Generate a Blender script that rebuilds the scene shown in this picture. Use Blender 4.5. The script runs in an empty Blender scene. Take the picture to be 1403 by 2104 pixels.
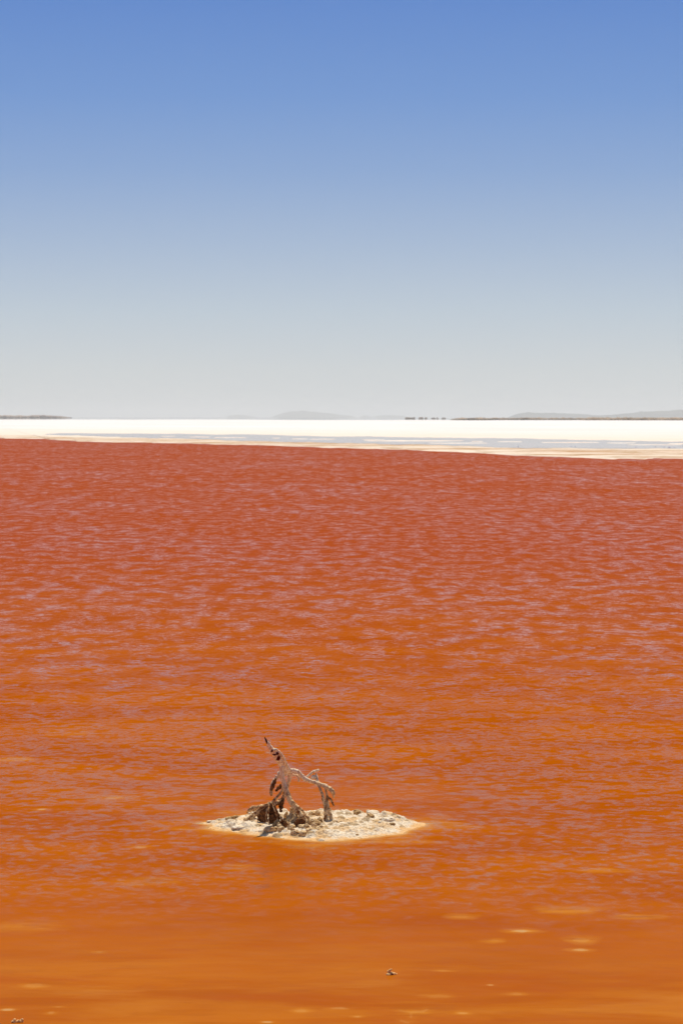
import bpy, bmesh, math, random
import numpy as np
from mathutils import Vector, Matrix
random.seed(7)
RNG = np.random.RandomState(11)
SC = bpy.context.scene

# ------------------------------------------------------------------ camera
F = 5700.0                      # focal length in photo pixels (photo 1403 x 2104)
CAMH = 1.8
HOR = 857.0                     # photo row of the true horizon
PITCH = math.atan((1052 - HOR) / F)
ROLL = math.radians(0.07)
cam_d = bpy.data.cameras.new('camera')
cam = bpy.data.objects.new('camera', cam_d)
SC.collection.objects.link(cam)
cam_d.sensor_fit = 'HORIZONTAL'
cam_d.sensor_width = 24.0
cam_d.lens = 24.0 * F / 1403.0
cam_d.clip_start = 0.1
cam_d.clip_end = 90000.0
cam.matrix_world = (Matrix.Translation((0, 0, CAMH)) @
                    Matrix.Rotation(math.pi / 2 - PITCH, 4, 'X') @ Matrix.Rotation(ROLL, 4, 'Z'))
cam_d.dof.use_dof = True
cam_d.dof.focus_distance = 12.3
cam_d.dof.aperture_fstop = 16.0
SC.camera = cam

# ------------------------------------------------------------------ world
SUN_EL = math.radians(67)
SUN_AZ = math.radians(14)       # clockwise from +Y (the view direction)
world = bpy.data.worlds.new('World')
SC.world = world
world.use_nodes = True
nt = world.node_tree
nt.nodes.clear()
def N(nt, t, **kw):
    n = nt.nodes.new(t)
    for k, v in kw.items():
        if k.startswith('i_'):
            n.inputs[k[2:].replace('_', ' ')].default_value = v
        else:
            setattr(n, k, v)
    return n
def L(nt, a, b): nt.links.new(a, b)
def srgb(r, g, b):
    f = lambda c: (c / 255 / 12.92) if c / 255 <= 0.04045 else ((c / 255 + 0.055) / 1.055) ** 2.4
    return (f(r), f(g), f(b), 1)
def ramp(nt, stops, interp='LINEAR'):
    r = nt.nodes.new('ShaderNodeValToRGB')
    cr = r.color_ramp
    cr.interpolation = interp
    while len(cr.elements) < len(stops):
        cr.elements.new(0.5)
    for e, (p, c) in zip(cr.elements, stops):
        e.position = p
        e.color = c if len(c) == 4 else (*c, 1)
    return r
out = N(nt, 'ShaderNodeOutputWorld')
bg = N(nt, 'ShaderNodeBackground')
bg.inputs['Strength'].default_value = 0.07
sky = N(nt, 'ShaderNodeTexSky')
sky.sky_type = 'NISHITA'
sky.sun_disc = False
sky.sun_elevation = SUN_EL
sky.sun_rotation = SUN_AZ
sky.dust_density = 1.0
sky.ozone_density = 2.0
tc = N(nt, 'ShaderNodeTexCoord')
sep = N(nt, 'ShaderNodeSeparateXYZ')
L(nt, tc.outputs['Generated'], sep.inputs[0])
# colours of the clear sky near the horizon, by elevation (sine)
mr = N(nt, 'ShaderNodeMapRange'); mr.inputs['From Min'].default_value = 0.0; mr.inputs['From Max'].default_value = 0.20
L(nt, sep.outputs['Z'], mr.inputs['Value'])
def el(row): return math.sin(math.atan((HOR - row) / F)) / 0.20
lowsky = ramp(nt, [(0.0, srgb(203, 206, 206)), (el(760), srgb(198, 205, 208)), (el(640), srgb(182, 197, 210)),
                   (el(500), srgb(160, 182, 210)), (el(350), srgb(134, 165, 209)), (el(200), srgb(112, 151, 208)),
                   (el(0), srgb(93, 136, 203)), (1.0, srgb(74, 118, 190))])
L(nt, mr.outputs[0], lowsky.inputs[0])
sc10 = N(nt, 'ShaderNodeVectorMath', operation='SCALE')
sc10.inputs['Scale'].default_value = 1 / 0.07
L(nt, lowsky.outputs[0], sc10.inputs[0])
mr2 = N(nt, 'ShaderNodeMapRange', interpolation_type='SMOOTHSTEP')
mr2.inputs['From Min'].default_value = 0.18; mr2.inputs['From Max'].default_value = 0.55
L(nt, sep.outputs['Z'], mr2.inputs['Value'])
mx = N(nt, 'ShaderNodeMix', data_type='RGBA')
L(nt, mr2.outputs[0], mx.inputs['Factor'])
L(nt, sc10.outputs[0], mx.inputs['A'])
L(nt, sky.outputs[0], mx.inputs['B'])
L(nt, mx.outputs['Result'], bg.inputs['Color'])
L(nt, bg.outputs[0], out.inputs['Surface'])

# ------------------------------------------------------------------ sun
sd = bpy.data.lights.new('sun', 'SUN')
sd.energy = 4.3
sd.angle = math.radians(0.53)
sd.color = (1.0, 0.94, 0.83)
sun = bpy.data.objects.new('sun', sd)
SC.collection.objects.link(sun)
to_sun = Vector((math.sin(SUN_AZ) * math.cos(SUN_EL), math.cos(SUN_AZ) * math.cos(SUN_EL), math.sin(SUN_EL)))
sun.rotation_euler = to_sun.to_track_quat('Z', 'Y').to_euler()
sun.location = to_sun * 50

SC.view_settings.view_transform = 'Standard'
SC.view_settings.look = 'None'
SC.view_settings.exposure = 0.0
SC.view_settings.gamma = 1.0
SC.cycles.max_bounces = 6
SC.cycles.volume_bounces = 2
SC.cycles.transparent_max_bounces = 12

# ------------------------------------------------------------------ helpers
def ray(px, py):
    """direction through a photo pixel, scaled so that y = 1"""
    u, v = (px - 701.5) / F, (1052 - py) / F
    d = cam.matrix_world.to_3x3() @ Vector((u, v, -1.0))
    return d / d.y
def ground(px, py, z=0.0):
    d = ray(px, py)
    t = (z - CAMH) / d.z
    return Vector((d.x * t, t, z))
def at(px, py, Y):
    d = ray(px, py)
    return Vector((d.x * Y, Y, CAMH + d.z * Y))

_perm = RNG.permutation(256)
_perm = np.concatenate([_perm, _perm, _perm])
_g = RNG.rand(768, 3) * 2 - 1
_g /= np.linalg.norm(_g, axis=1)[:, None]
def pnoise(x, y, z=0.0):
    x, y, z = np.broadcast_arrays(np.asarray(x, float), np.asarray(y, float), np.asarray(z, float))
    xi, yi, zi = np.floor(x).astype(int), np.floor(y).astype(int), np.floor(z).astype(int)
    xf, yf, zf = x - xi, y - yi, z - zi
    xi &= 255; yi &= 255; zi &= 255
    u, v, w = [t * t * t * (t * (t * 6 - 15) + 10) for t in (xf, yf, zf)]
    def gr(a, b, c, dx, dy, dz):
        h = _perm[_perm[_perm[a & 255] + (b & 255)] + (c & 255)]
        g = _g[h]
        return g[..., 0] * dx + g[..., 1] * dy + g[..., 2] * dz
    def lp(a, b, t): return a + t * (b - a)
    r = 0
    x00 = lp(gr(xi, yi, zi, xf, yf, zf), gr(xi + 1, yi, zi, xf - 1, yf, zf), u)
    x10 = lp(gr(xi, yi + 1, zi, xf, yf - 1, zf), gr(xi + 1, yi + 1, zi, xf - 1, yf - 1, zf), u)
    x01 = lp(gr(xi, yi, zi + 1, xf, yf, zf - 1), gr(xi + 1, yi, zi + 1, xf - 1, yf, zf - 1), u)
    x11 = lp(gr(xi, yi + 1, zi + 1, xf, yf - 1, zf - 1), gr(xi + 1, yi + 1, zi + 1, xf - 1, yf - 1, zf - 1), u)
    return lp(lp(x00, x10, v), lp(x01, x11, v), w) * 1.4
def fbm(x, y, z=0.0, o=4, gain=0.5):
    s, a, f = 0, 1.0, 1.0
    for i in range(o):
        s = s + a * pnoise(np.asarray(x) * f + 17.3 * i, np.asarray(y) * f - 9.1 * i, np.asarray(z) * f + 3.7 * i)
        a *= gain; f *= 2.03
    return s
def sstep(a, b, x):
    t = np.clip((x - a) / (b - a), 0, 1)
    return t * t * (3 - 2 * t)

def link(name, me, m=None, parent=None, smooth=True):
    o = bpy.data.objects.new(name, me)
    SC.collection.objects.link(o)
    if m: me.materials.append(m)
    if parent: o.parent = parent
    if smooth and len(me.polygons):
        me.polygons.foreach_set('use_smooth', [True] * len(me.polygons))
    me.update()
    return o
def grid_mesh(name, P, attrs=None):
    """P: rows x cols x 3"""
    r, c = P.shape[:2]
    idx = np.arange(r * c).reshape(r, c)
    q = np.stack([idx[:-1, :-1], idx[:-1, 1:], idx[1:, 1:], idx[1:, :-1]], -1).reshape(-1, 4)
    me = bpy.data.meshes.new(name)
    me.vertices.add(r * c)
    me.vertices.foreach_set('co', P.reshape(-1).astype(np.float32))
    me.loops.add(q.size)
    me.loops.foreach_set('vertex_index', q.reshape(-1).astype(np.int32))
    me.polygons.add(len(q))
    me.polygons.foreach_set('loop_start', np.arange(0, q.size, 4, dtype=np.int32))
    me.update(calc_edges=True)
    me.validate()
    for k, v in (attrs or {}).items():
        a = me.attributes.new(k, 'FLOAT', 'POINT')
        a.data.foreach_set('value', np.asarray(v, np.float32).reshape(-1))
    return me
def struct(o, kind='structure'):
    o['kind'] = kind
    return o
def tag(o, label, cat, group=None, kind=None):
    o['label'] = label; o['category'] = cat
    if group: o['group'] = group
    if kind: o['kind'] = kind
    return o
def empty(name, loc):
    o = bpy.data.objects.new(name, None)
    o.empty_display_size = 0.05
    o.location = loc
    SC.collection.objects.link(o)
    return o
def mat(name):
    m = bpy.data.materials.new(name)
    m.use_nodes = True
    t = m.node_tree
    p = t.nodes['Principled BSDF']
    p.inputs['Specular IOR Level'].default_value = 0.12
    return m, t, p
def mixc(t, fac, a, b, blend='MIX'):
    n = t.nodes.new('ShaderNodeMix'); n.data_type = 'RGBA'; n.blend_type = blend
    for s, v in (('Factor', fac), ('A', a), ('B', b)):
        if hasattr(v, 'is_output'): t.links.new(v, n.inputs[s])
        elif s == 'Factor': n.inputs[s].default_value = v
        else: n.inputs[s].default_value = v if len(v) == 4 else (*v, 1)
    return n.outputs['Result']
def mth(t, op, a, b=0.0, c=None):
    n = t.nodes.new('ShaderNodeMath'); n.operation = op
    for i, v in enumerate((a, b, c)):
        if v is None: continue
        if hasattr(v, 'is_output'): t.links.new(v, n.inputs[i])
        else: n.inputs[i].default_value = v
    return n.outputs[0]
def mrange(t, v, a, b, c=0.0, d=1.0, smooth=True):
    n = t.nodes.new('ShaderNodeMapRange')
    if smooth: n.interpolation_type = 'SMOOTHSTEP'
    t.links.new(v, n.inputs['Value'])
    for k, x in (('From Min', a), ('From Max', b), ('To Min', c), ('To Max', d)): n.inputs[k].default_value = x
    return n.outputs[0]
def noise(t, vec, scale, detail=3, rough=0.5, dist=0.0, typ='FBM'):
    n = t.nodes.new('ShaderNodeTexNoise')
    n.noise_type = typ
    n.normalize = (typ == 'FBM')
    t.links.new(vec, n.inputs['Vector'])
    n.inputs['Scale'].default_value = scale; n.inputs['Detail'].default_value = detail
    n.inputs['Roughness'].default_value = rough; n.inputs['Distortion'].default_value = dist
    return n.outputs['Fac']
def scaled(t, sx, sy, sz=1.0, rot=0.0, src='Object'):
    c = t.nodes.new('ShaderNodeTexCoord'); m = t.nodes.new('ShaderNodeMapping')
    m.inputs['Scale'].default_value = (sx, sy, sz)
    m.inputs['Rotation'].default_value = (0, 0, rot)
    t.links.new(c.outputs[src], m.inputs['Vector'])
    return m.outputs[0]
def attr(t, name):
    n = t.nodes.new('ShaderNodeAttribute'); n.attribute_name = name
    return n.outputs['Fac']
def bump(t, p, h, dist, strength=1.0):
    b = t.nodes.new('ShaderNodeBump')
    b.inputs['Distance'].default_value = dist; b.inputs['Strength'].default_value = strength
    t.links.new(h, b.inputs['Height']); t.links.new(b.outputs[0], p.inputs['Normal'])
    return b

# ------------------------------------------------------------------ shape of the lake floor and the islet
IC = ground(640, 1694)          # islet centre
front = [(405,1693),(425,1702),(450,1707),(480,1711),(520,1717),(560,1722),(600,1726),(650,1729),(700,1728),(750,1724),(800,1718),(845,1707),(876,1692)]
back = [(850,1678),(825,1669),(800,1668),(780,1664),(750,1661),(700,1659),(650,1660),(600,1662),(560,1661),(520,1662),(490,1666),(460,1674),(430,1684)]
opts = [ground(x, y, 0.0) for x, y in front] + [ground(x, y, 0.026) for x, y in back]
ang = np.array([math.atan2(p.y - IC.y, p.x - IC.x) for p in opts])
rad = np.array([math.hypot(p.y - IC.y, p.x - IC.x) for p in opts])
o_ = np.argsort(ang); ang = ang[o_]; rad = rad[o_]
ang3 = np.concatenate([ang - 2 * math.pi, ang, ang + 2 * math.pi]); rad3 = np.tile(rad, 3)
def islet_d(x, y):
    """about the distance inside the islet's waterline (negative outside), metres"""
    dx, dy = x - IC.x, y - IC.y
    th = np.arctan2(dy, dx); r = np.hypot(dx, dy)
    R = np.interp(th, ang3, rad3)
    return (R - r) + (0.024 * fbm(x * 8, y * 8, 1.0, 3) + 0.011 * fbm(x * 34, y * 34, 4.0, 2)) * np.clip(r / 0.3, 0, 1)
_lr = np.random.RandomState(5)
LUMPS = []
while len(LUMPS) < 250:
    lx, ly = IC.x + _lr.uniform(-0.52, 0.52), IC.y + _lr.uniform(-0.50, 0.40)
    dd_ = islet_d(np.array([lx]), np.array([ly]))[0]
    if dd_ < 0.015: continue
    k = _lr.rand()
    r_ = (0.030 if k < 0.10 else 0.018 if k < 0.4 else 0.010) * _lr.uniform(0.7, 1.25)
    r_ = min(r_, 0.012 + dd_ * 0.35)
    LUMPS.append((lx, ly, r_ * _lr.uniform(1.0, 1.7), r_, r_ * _lr.uniform(0.35, 0.70), _lr.rand(), _lr.uniform(-0.6, 0.6)))
def islet_all(x, y, want_tan=False):
    d = islet_d(x, y)
    h = np.where(d > 0, 0.024 * sstep(-0.01, 0.14, d), 0.0)
    h = h - np.where(d < 0.04, 0.30 * np.clip(0.010 - d, 0, 1), 0) * (0.85 + 0.6 * fbm(x * 5, y * 5, 14.0, 2))
    m = sstep(-0.01, 0.07, d)
    h = h + m * (0.009 * fbm(x * 7, y * 7, 2.0, 3) + 0.006 * fbm(x * 38, y * 38, 8.0, 4, 0.65))
    tan = np.zeros_like(h)
    wx_ = x + 0.005 * fbm(x * 45, y * 45, 3.0, 2); wy_ = y + 0.005 * fbm(x * 45, y * 45, 9.0, 2)
    for lx, ly, ra, rb, hh, tn, a in LUMPS:
        sel = (np.abs(x - lx) < ra * 1.6) & (np.abs(y - ly) < ra * 1.6)
        if not sel.any(): continue
        dx, dy = wx_[sel] - lx, wy_[sel] - ly
        u, v = (dx * math.cos(a) + dy * math.sin(a)) / ra, (-dx * math.sin(a) + dy * math.cos(a)) / rb
        q = np.clip(1 - u * u - v * v, 0, 1)
        b = hh * q ** 0.8 * 0.8
        h[sel] = h[sel] + b * (0.9 if tn < 0.8 else 0.7)
        if tn > 0.62: tan[sel] = np.maximum(tan[sel], sstep(0.0, 0.25, q))
    return (h, tan) if want_tan else h
def islet_h(x, y): return islet_all(x, y)
# shoals: photo position, half width m, half depth m, crest height (m, water at 0), edge noise
shoals = [(1070,1914,0.060,0.045,-0.003),(1074,1916,0.022,0.018,-0.0022),(1012,1933,0.045,0.05,-0.012),(1195,1932,0.06,0.08,-0.010),(1190,1953,0.05,0.035,-0.004),
          (1008,2025,0.024,0.024,-0.004),(952,2083,0.03,0.035,-0.006),(85,1664,0.035,0.04,-0.003),(235,1640,0.10,0.10,-0.009),
          (290,1742,0.05,0.05,-0.008),(495,1783,0.07,0.08,-0.013),(948,1884,0.06,0.06,-0.012),(14,2076,0.035,0.03,-0.003),
          (118,2070,0.035,0.02,-0.006),(104,2082,0.03,0.04,-0.009),(700,2073,0.05,0.035,-0.008),(620,2079,0.05,0.045,-0.010),
          (203,1957,0.03,0.025,-0.009),(70,2026,0.06,0.05,-0.011),(548,2101,0.03,0.02,-0.003),(910,1996,0.04,0.02,-0.010),
          (1170,1870,0.12,0.09,-0.014),(1315,1885,0.10,0.05,-0.014),(900,2048,0.08,0.05,-0.012),(30,1560,0.10,0.10,-0.014),
          (300,1812,0.13,0.10,-0.015),(60,1905,0.14,0.12,-0.016),(1240,1790,0.11,0.06,-0.016),(165,1505,0.16,0.18,-0.013),
          (735,2090,0.03,0.03,-0.007),(1060,2044,0.05,0.04,-0.011)]
shoal_w = [(ground(a, b), rx, ry, h) for a, b, rx, ry, h in shoals]
def bed_h(x, y):
    h = -0.060 + 0.004 * fbm(x * 1.2, y * 1.2, 3.0, 3)
    # the floor comes up towards the near shore
    h = h + 0.026 * sstep(10.6, 8.2, y + 0.5 * fbm(x * 0.8, y * 0.8, 6.0, 2))
    n = fbm(x * 14, y * 9, 21.0, 3)
    for g, rx, ry, top in shoal_w:
        q = np.hypot((x - g.x) / rx, (y - g.y) / ry) + 0.35 * n
        h = np.maximum(h, top - 0.045 * np.clip(q - 0.35, 0, None) ** 1.3)
    # branching crust ridges near the bottom of the picture
    def seg(p, q, w, top):
        a, b = ground(*p), ground(*q)
        dx, dy = b.x - a.x, b.y - a.y
        t = np.clip(((x - a.x) * dx + (y - a.y) * dy) / (dx * dx + dy * dy), 0, 1)
        d = np.hypot(x - a.x - t * dx, (y - a.y - t * dy) * 0.45) + 0.004 * n
        return top - 0.9 * np.clip(d - w, 0, 1)
    for p, q in (((822,2078),(842,2081)),((842,2081),(868,2080)),((868,2080),(878,2075)),((846,2081),(844,2092)),((825,2099),(836,2102))):
        h = np.maximum(h, seg(p, q, 0.003, -0.010))
    return h

# ------------------------------------------------------------------ materials
def crust_mat():
    m, t, p = mat('salt_crust')
    v = scaled(t, 1, 1, 1)
    h = attr(t, 'height')
    n1 = noise(t, v, 16, 5, 0.6)
    n2 = noise(t, v, 70, 3, 0.6)
    n3 = noise(t, v, 240, 2, 0.6)
    wet = mrange(t, mth(t, 'ADD', h, mth(t, 'MULTIPLY', mth(t, 'SUBTRACT', n1, 0.5), 0.050)), -0.002, 0.014)
    dry = mixc(t, mrange(t, n2, 0.42, 0.72), (0.86, 0.72, 0.53), (0.68, 0.49, 0.29))
    dry = mixc(t, mrange(t, noise(t, v, 9, 4, 0.6), 0.50, 0.64, 0, 0.75), dry, (0.72, 0.44, 0.18))
    dry = mixc(t, mth(t, 'MULTIPLY', attr(t, 'tan'), 0.75), dry, mixc(t, n2, (0.50, 0.34, 0.16), (0.34, 0.20, 0.08)))
    dry = mixc(t, mrange(t, noise(t, v, 120, 3, 0.6), 0.60, 0.68, 0, 0.85), dry, (0.24, 0.12, 0.05))
    c = mixc(t, wet, (0.74, 0.43, 0.17), dry)
    L(t, c, p.inputs['Base Color'])
    p.inputs['Roughness'].default_value = 0.75
    bump(t, p, mth(t, 'ADD', mth(t, 'MULTIPLY', n2, 0.7), mth(t, 'MULTIPLY', n3, 0.35)), 0.010, 0.8)
    return m
def knob_mat(name, a, b, d=(0.10, 0.045, 0.015), bd=0.006):
    m, t, p = mat(name)
    v = scaled(t, 1, 1, 1)
    n2 = noise(t, v, 60, 4, 0.65)
    n3 = noise(t, v, 190, 2, 0.6)
    c = mixc(t, mrange(t, n2, 0.38, 0.68), a, b)
    c = mixc(t, mrange(t, n3, 0.60, 0.72, 0, 0.8), c, d)
    L(t, c, p.inputs['Base Color'])
    p.inputs['Roughness'].default_value = 0.85
    bump(t, p, mth(t, 'ADD', n2, mth(t, 'MULTIPLY', n3, 0.5)), bd, 0.9)
    return m
M_crust = crust_mat()
M_white = knob_mat('white_salt', (0.88, 0.75, 0.57), (0.72, 0.54, 0.33))
M_tan = knob_mat('tan_salt', (0.85, 0.61, 0.33), (0.48, 0.26, 0.09))
M_brown = knob_mat('brown_salt', (0.62, 0.39, 0.17), (0.22, 0.10, 0.03))
M_dark = knob_mat('rotten_bark_and_shade', (0.24, 0.10, 0.035), (0.06, 0.018, 0.006), (0.55, 0.35, 0.15))
M_red = knob_mat('dark_red', (0.20, 0.016, 0.005), (0.06, 0.006, 0.003), (0.2, 0.06, 0.02))
M_spike = knob_mat('dark_spike', (0.12, 0.035, 0.014), (0.05, 0.015, 0.008))

def wood_mat():
    m, t, p = mat('bleached_wood')
    v = scaled(t, 1, 1, 1)
    ge = t.nodes.new('ShaderNodeNewGeometry')
    sp = t.nodes.new('ShaderNodeSeparateXYZ'); L(t, ge.outputs['Position'], sp.inputs[0])
    vz = scaled(t, 1, 1, 0.45)
    grain = noise(t, vz, 150, 3, 0.55)
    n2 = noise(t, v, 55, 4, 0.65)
    n3 = noise(t, v, 150, 3, 0.6)
    wood = mixc(t, mrange(t, grain, 0.38, 0.60), (0.66, 0.42, 0.24), (0.95, 0.78, 0.57))
    wood = mixc(t, mrange(t, n2, 0.56, 0.68, 0, 0.30), wood, (0.30, 0.12, 0.05))  # brown noise patches painted in for the deep tone of shaded wood
    crust = mixc(t, mrange(t, n2, 0.40, 0.62), (0.90, 0.63, 0.33), (0.26, 0.095, 0.026))
    crust = mixc(t, mrange(t, n3, 0.58, 0.70, 0, 0.8), crust, (0.10, 0.03, 0.012))
    zz = mth(t, 'ADD', sp.outputs['Z'], mth(t, 'MULTIPLY', mth(t, 'SUBTRACT', n2, 0.5), 0.20))
    c = mixc(t, mrange(t, zz, 0.14, 0.235), crust, wood)
    L(t, c, p.inputs['Base Color'])
    p.inputs['Roughness'].default_value = 0.8
    bump(t, p, mth(t, 'ADD', mth(t, 'MULTIPLY', grain, 0.8), mth(t, 'ADD', n3, n2)), 0.0018, 0.8)
    return m
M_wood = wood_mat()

WPOW, WSC = 1.65, 0.56
def water_mat():
    m, t, p = mat('pink_brine')
    ge = t.nodes.new('ShaderNodeNewGeometry')
    sp = t.nodes.new('ShaderNodeSeparateXYZ'); L(t, ge.outputs['Position'], sp.inputs[0])
    Y = sp.outputs['Y']
    depth = attr(t, 'depth')
    calm = attr(t, 'calm')
    # colour of the brine: redder with distance, orange nearby
    far = mrange(t, Y, 10, 40)
    big = noise(t, scaled(t, 0.55, 1.0), 1.1, 4, 0.6)
    near = mixc(t, mrange(t, big, 0.38, 0.62), (0.405, 0.094, 0.0002), (0.355, 0.074, 0.0002))
    c = mixc(t, far, near, (0.330, 0.055, 0.0040))
    # milky brine where the floor comes up
    milk = mrange(t, depth, 0.004, 0.056, 1.0, 0.0, False)
    mott = noise(t, scaled(t, 0.40, 1.3), 3.2, 6, 0.62, 0.4)
    milk2 = mth(t, 'MULTIPLY', milk, mrange(t, mott, 0.34, 0.66, 0.25, 1.25))
    c = mixc(t, milk2, c, (0.50, 0.168, 0.012))
    mot2 = noise(t, scaled(t, 0.5, 1.4), 7.0, 5, 0.65, 0.3)
    c = mixc(t, mth(t, 'MULTIPLY', milk, mrange(t, mot2, 0.50, 0.64, 0, 0.85)), c, (0.34, 0.085, 0.004))
    mot3 = noise(t, scaled(t, 0.55, 1.1, 1.0, 0.1), 2.1, 5, 0.6, 0.5)
    shal = mrange(t, depth, 0.030, 0.054, 1.0, 0.0)
    c = mixc(t, mth(t, 'MULTIPLY', shal, mrange(t, mot3, 0.50, 0.68, 0, 0.65)), c, (0.37, 0.072, 0.004))
    c = mixc(t, mth(t, 'MULTIPLY', shal, mrange(t, mot3, 0.48, 0.30, 0, 0.28)), c, (0.58, 0.23, 0.03))
    c = mixc(t, mrange(t, depth, 0.0005, 0.016, 0.70, 0.0), c, (0.57, 0.28, 0.075))
    c = mixc(t, mrange(t, depth, 0.001, 0.006, 0.5, 0.0), c, (0.74, 0.50, 0.24))
    L(t, c, p.inputs['Base Color'])
    p.inputs['Roughness'].default_value = 1.0
    p.inputs['Specular IOR Level'].default_value = 0.0
    p.inputs['IOR'].default_value = 1.0
    # wind ripples, as slopes taken straight from vector noise at several wavelengths
    def slopes(vec, scale, detail, rough, dist=0.0):
        n = t.nodes.new('ShaderNodeTexNoise')
        t.links.new(vec, n.inputs['Vector'])
        n.inputs['Scale'].default_value = scale; n.inputs['Detail'].default_value = detail
        n.inputs['Roughness'].default_value = rough; n.inputs['Distortion'].default_value = dist
        q = t.nodes.new('ShaderNodeVectorMath'); q.operation = 'SUBTRACT'
        t.links.new(n.outputs['Color'], q.inputs[0]); q.inputs[1].default_value = (0.5, 0.5, 0.5)
        return q.outputs[0]
    def vs(v, k):
        q = t.nodes.new('ShaderNodeVectorMath'); q.operation = 'SCALE'
        t.links.new(v, q.inputs[0])
        if hasattr(k, 'is_output'): t.links.new(k, q.inputs['Scale'])
        else: q.inputs['Scale'].default_value = k
        return q.outputs[0]
    def va(a, b):
        q = t.nodes.new('ShaderNodeVectorMath'); q.operation = 'ADD'
        t.links.new(a, q.inputs[0]); t.links.new(b, q.inputs[1])
        return q.outputs[0]
    gust = noise(t, scaled(t, 0.35, 0.16), 0.5, 3, 0.6)
    w = va(vs(slopes(scaled(t, 0.85, 1.0, 1.0, 0.12), 13.0, 4, 0.62, 0.2), 2.5),
           vs(slopes(scaled(t, 0.65, 1.0, 1.0, -0.2), 2.6, 2, 0.60, 0.6), 0.55))
    w = va(w, vs(slopes(scaled(t, 0.5, 0.8, 1.0, 0.05), 0.75, 3, 0.6, 0.5), mrange(t, Y, 16, 70, 0.0, 1.1)))
    amp = mth(t, 'MULTIPLY', mth(t, 'SUBTRACT', 1.0, calm), mrange(t, gust, 0.32, 0.68, 0.55, 1.3))
    w = vs(w, mth(t, 'MULTIPLY', amp, mrange(t, Y, 10.5, 13.5, 0.45, 1.05)))
    fade = mth(t, 'MULTIPLY', mrange(t, Y, 9.5, 11.0), mrange(t, Y, 14.0, 21.0, 1.0, 0.0))
    fade = mth(t, 'MULTIPLY', fade, mth(t, 'SUBTRACT', 1.0, attr(t, 'ringamp')))
    w = va(w, vs(slopes(scaled(t, 1.25, 1.0, 1.0, 0.1), 17.0, 2, 0.5, 0.2), mth(t, 'MULTIPLY', fade, 0.85)))
    # fine capillary rings in the lee of the islet
    ring = attr(t, 'ring'); ringa = attr(t, 'ringamp')
    wob = noise(t, scaled(t, 0.5, 1.0), 2.2, 2, 0.5)
    rr = mth(t, 'MULTIPLY', mth(t, 'SINE', mth(t, 'ADD', mth(t, 'MULTIPLY', ring, 2 * math.pi / 0.070), mth(t, 'MULTIPLY', wob, 22.0))), 0.035)
    rr = mth(t, 'MULTIPLY', rr, ringa)
    cx = t.nodes.new('ShaderNodeCombineXYZ'); L(t, rr, cx.inputs['Y'])
    w = va(w, cx.outputs[0])
    fl = t.nodes.new('ShaderNodeVectorMath'); fl.operation = 'MULTIPLY'
    L(t, w, fl.inputs[0]); fl.inputs[1].default_value = (0.6, 1.0, 0.0)
    up = t.nodes.new('ShaderNodeVectorMath'); up.operation = 'ADD'
    L(t, fl.outputs[0], up.inputs[0]); up.inputs[1].default_value = (0, 0, 1)
    nn = t.nodes.new('ShaderNodeVectorMath'); nn.operation = 'NORMALIZE'
    L(t, up.outputs[0], nn.inputs[0])
    nrm = nn.outputs[0]
    # reflectance of water for light polarised in the plane of incidence (n = 1.33)
    dt = t.nodes.new('ShaderNodeVectorMath'); dt.operation = 'DOT_PRODUCT'
    L(t, nrm, dt.inputs[0]); L(t, ge.outputs['Incoming'], dt.inputs[1])
    cosi = mth(t, 'SQRT', mth(t, 'ADD', mth(t, 'MULTIPLY', dt.outputs['Value'], dt.outputs['Value']), 0.0022))
    ct = mth(t, 'SQRT', mth(t, 'SUBTRACT', 1.769, mth(t, 'SUBTRACT', 1.0, mth(t, 'MULTIPLY', cosi, cosi))))
    n2c = mth(t, 'MULTIPLY', cosi, 1.769)
    rp = mth(t, 'DIVIDE', mth(t, 'SUBTRACT', n2c, ct), mth(t, 'ADD', n2c, ct))
    rp = mth(t, 'MULTIPLY', rp, rp)
    Rf = mth(t, 'MULTIPLY', mth(t, 'POWER', rp, WPOW), WSC)
    # reflection streaks painted into the mirror strength, at a middle and a large size
    def sheen_streaks(sx, sy, a, b, lo, hi, rot=0.0):
        return mrange(t, noise(t, scaled(t, sx, sy, 1.0, rot), 1.0, 4, 0.62, 0.2), a, b, lo, hi)
    def blend(fac, a):
        return mth(t, 'ADD', mth(t, 'SUBTRACT', 1.0, fac), mth(t, 'MULTIPLY', fac, a))
    mid = blend(mrange(t, Y, 13, 22), sheen_streaks(4.2, 1.5, 0.40, 0.66, 0.15, 1.75, 0.05))
    farp = blend(mrange(t, Y, 30, 80), sheen_streaks(1.7, 0.33, 0.40, 0.66, 0.50, 1.85, 0.01))
    Rf = mth(t, 'MULTIPLY', Rf, mth(t, 'MULTIPLY', mid, farp))
    gl = t.nodes.new('ShaderNodeBsdfGlossy'); gl.inputs['Roughness'].default_value = 0.30
    L(t, mrange(t, Y, 10, 25, 0.17, 0.30), gl.inputs['Roughness'])
    L(t, nrm, gl.inputs['Normal'])
    body = t.nodes.new('ShaderNodeMixShader')
    L(t, Rf, body.inputs[0]); L(t, p.outputs[0], body.inputs[1]); L(t, gl.outputs[0], body.inputs[2])
    # thin brine lets the crust below show
    tr = t.nodes.new('ShaderNodeBsdfTransparent')
    tr.inputs['Color'].default_value = (1.0, 0.85, 0.60, 1)
    a = mth(t, 'SUBTRACT', 1.0, mth(t, 'POWER', 2.718, mth(t, 'MULTIPLY', depth, -1.0 / 0.0016)))
    ms = t.nodes.new('ShaderNodeMixShader')
    L(t, a, ms.inputs[0]); L(t, tr.outputs[0], ms.inputs[1]); L(t, body.outputs[0], ms.inputs[2])
    L(t, ms.outputs[0], t.nodes['Material Output'].inputs['Surface'])
    return m
M_water = water_mat()

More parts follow.
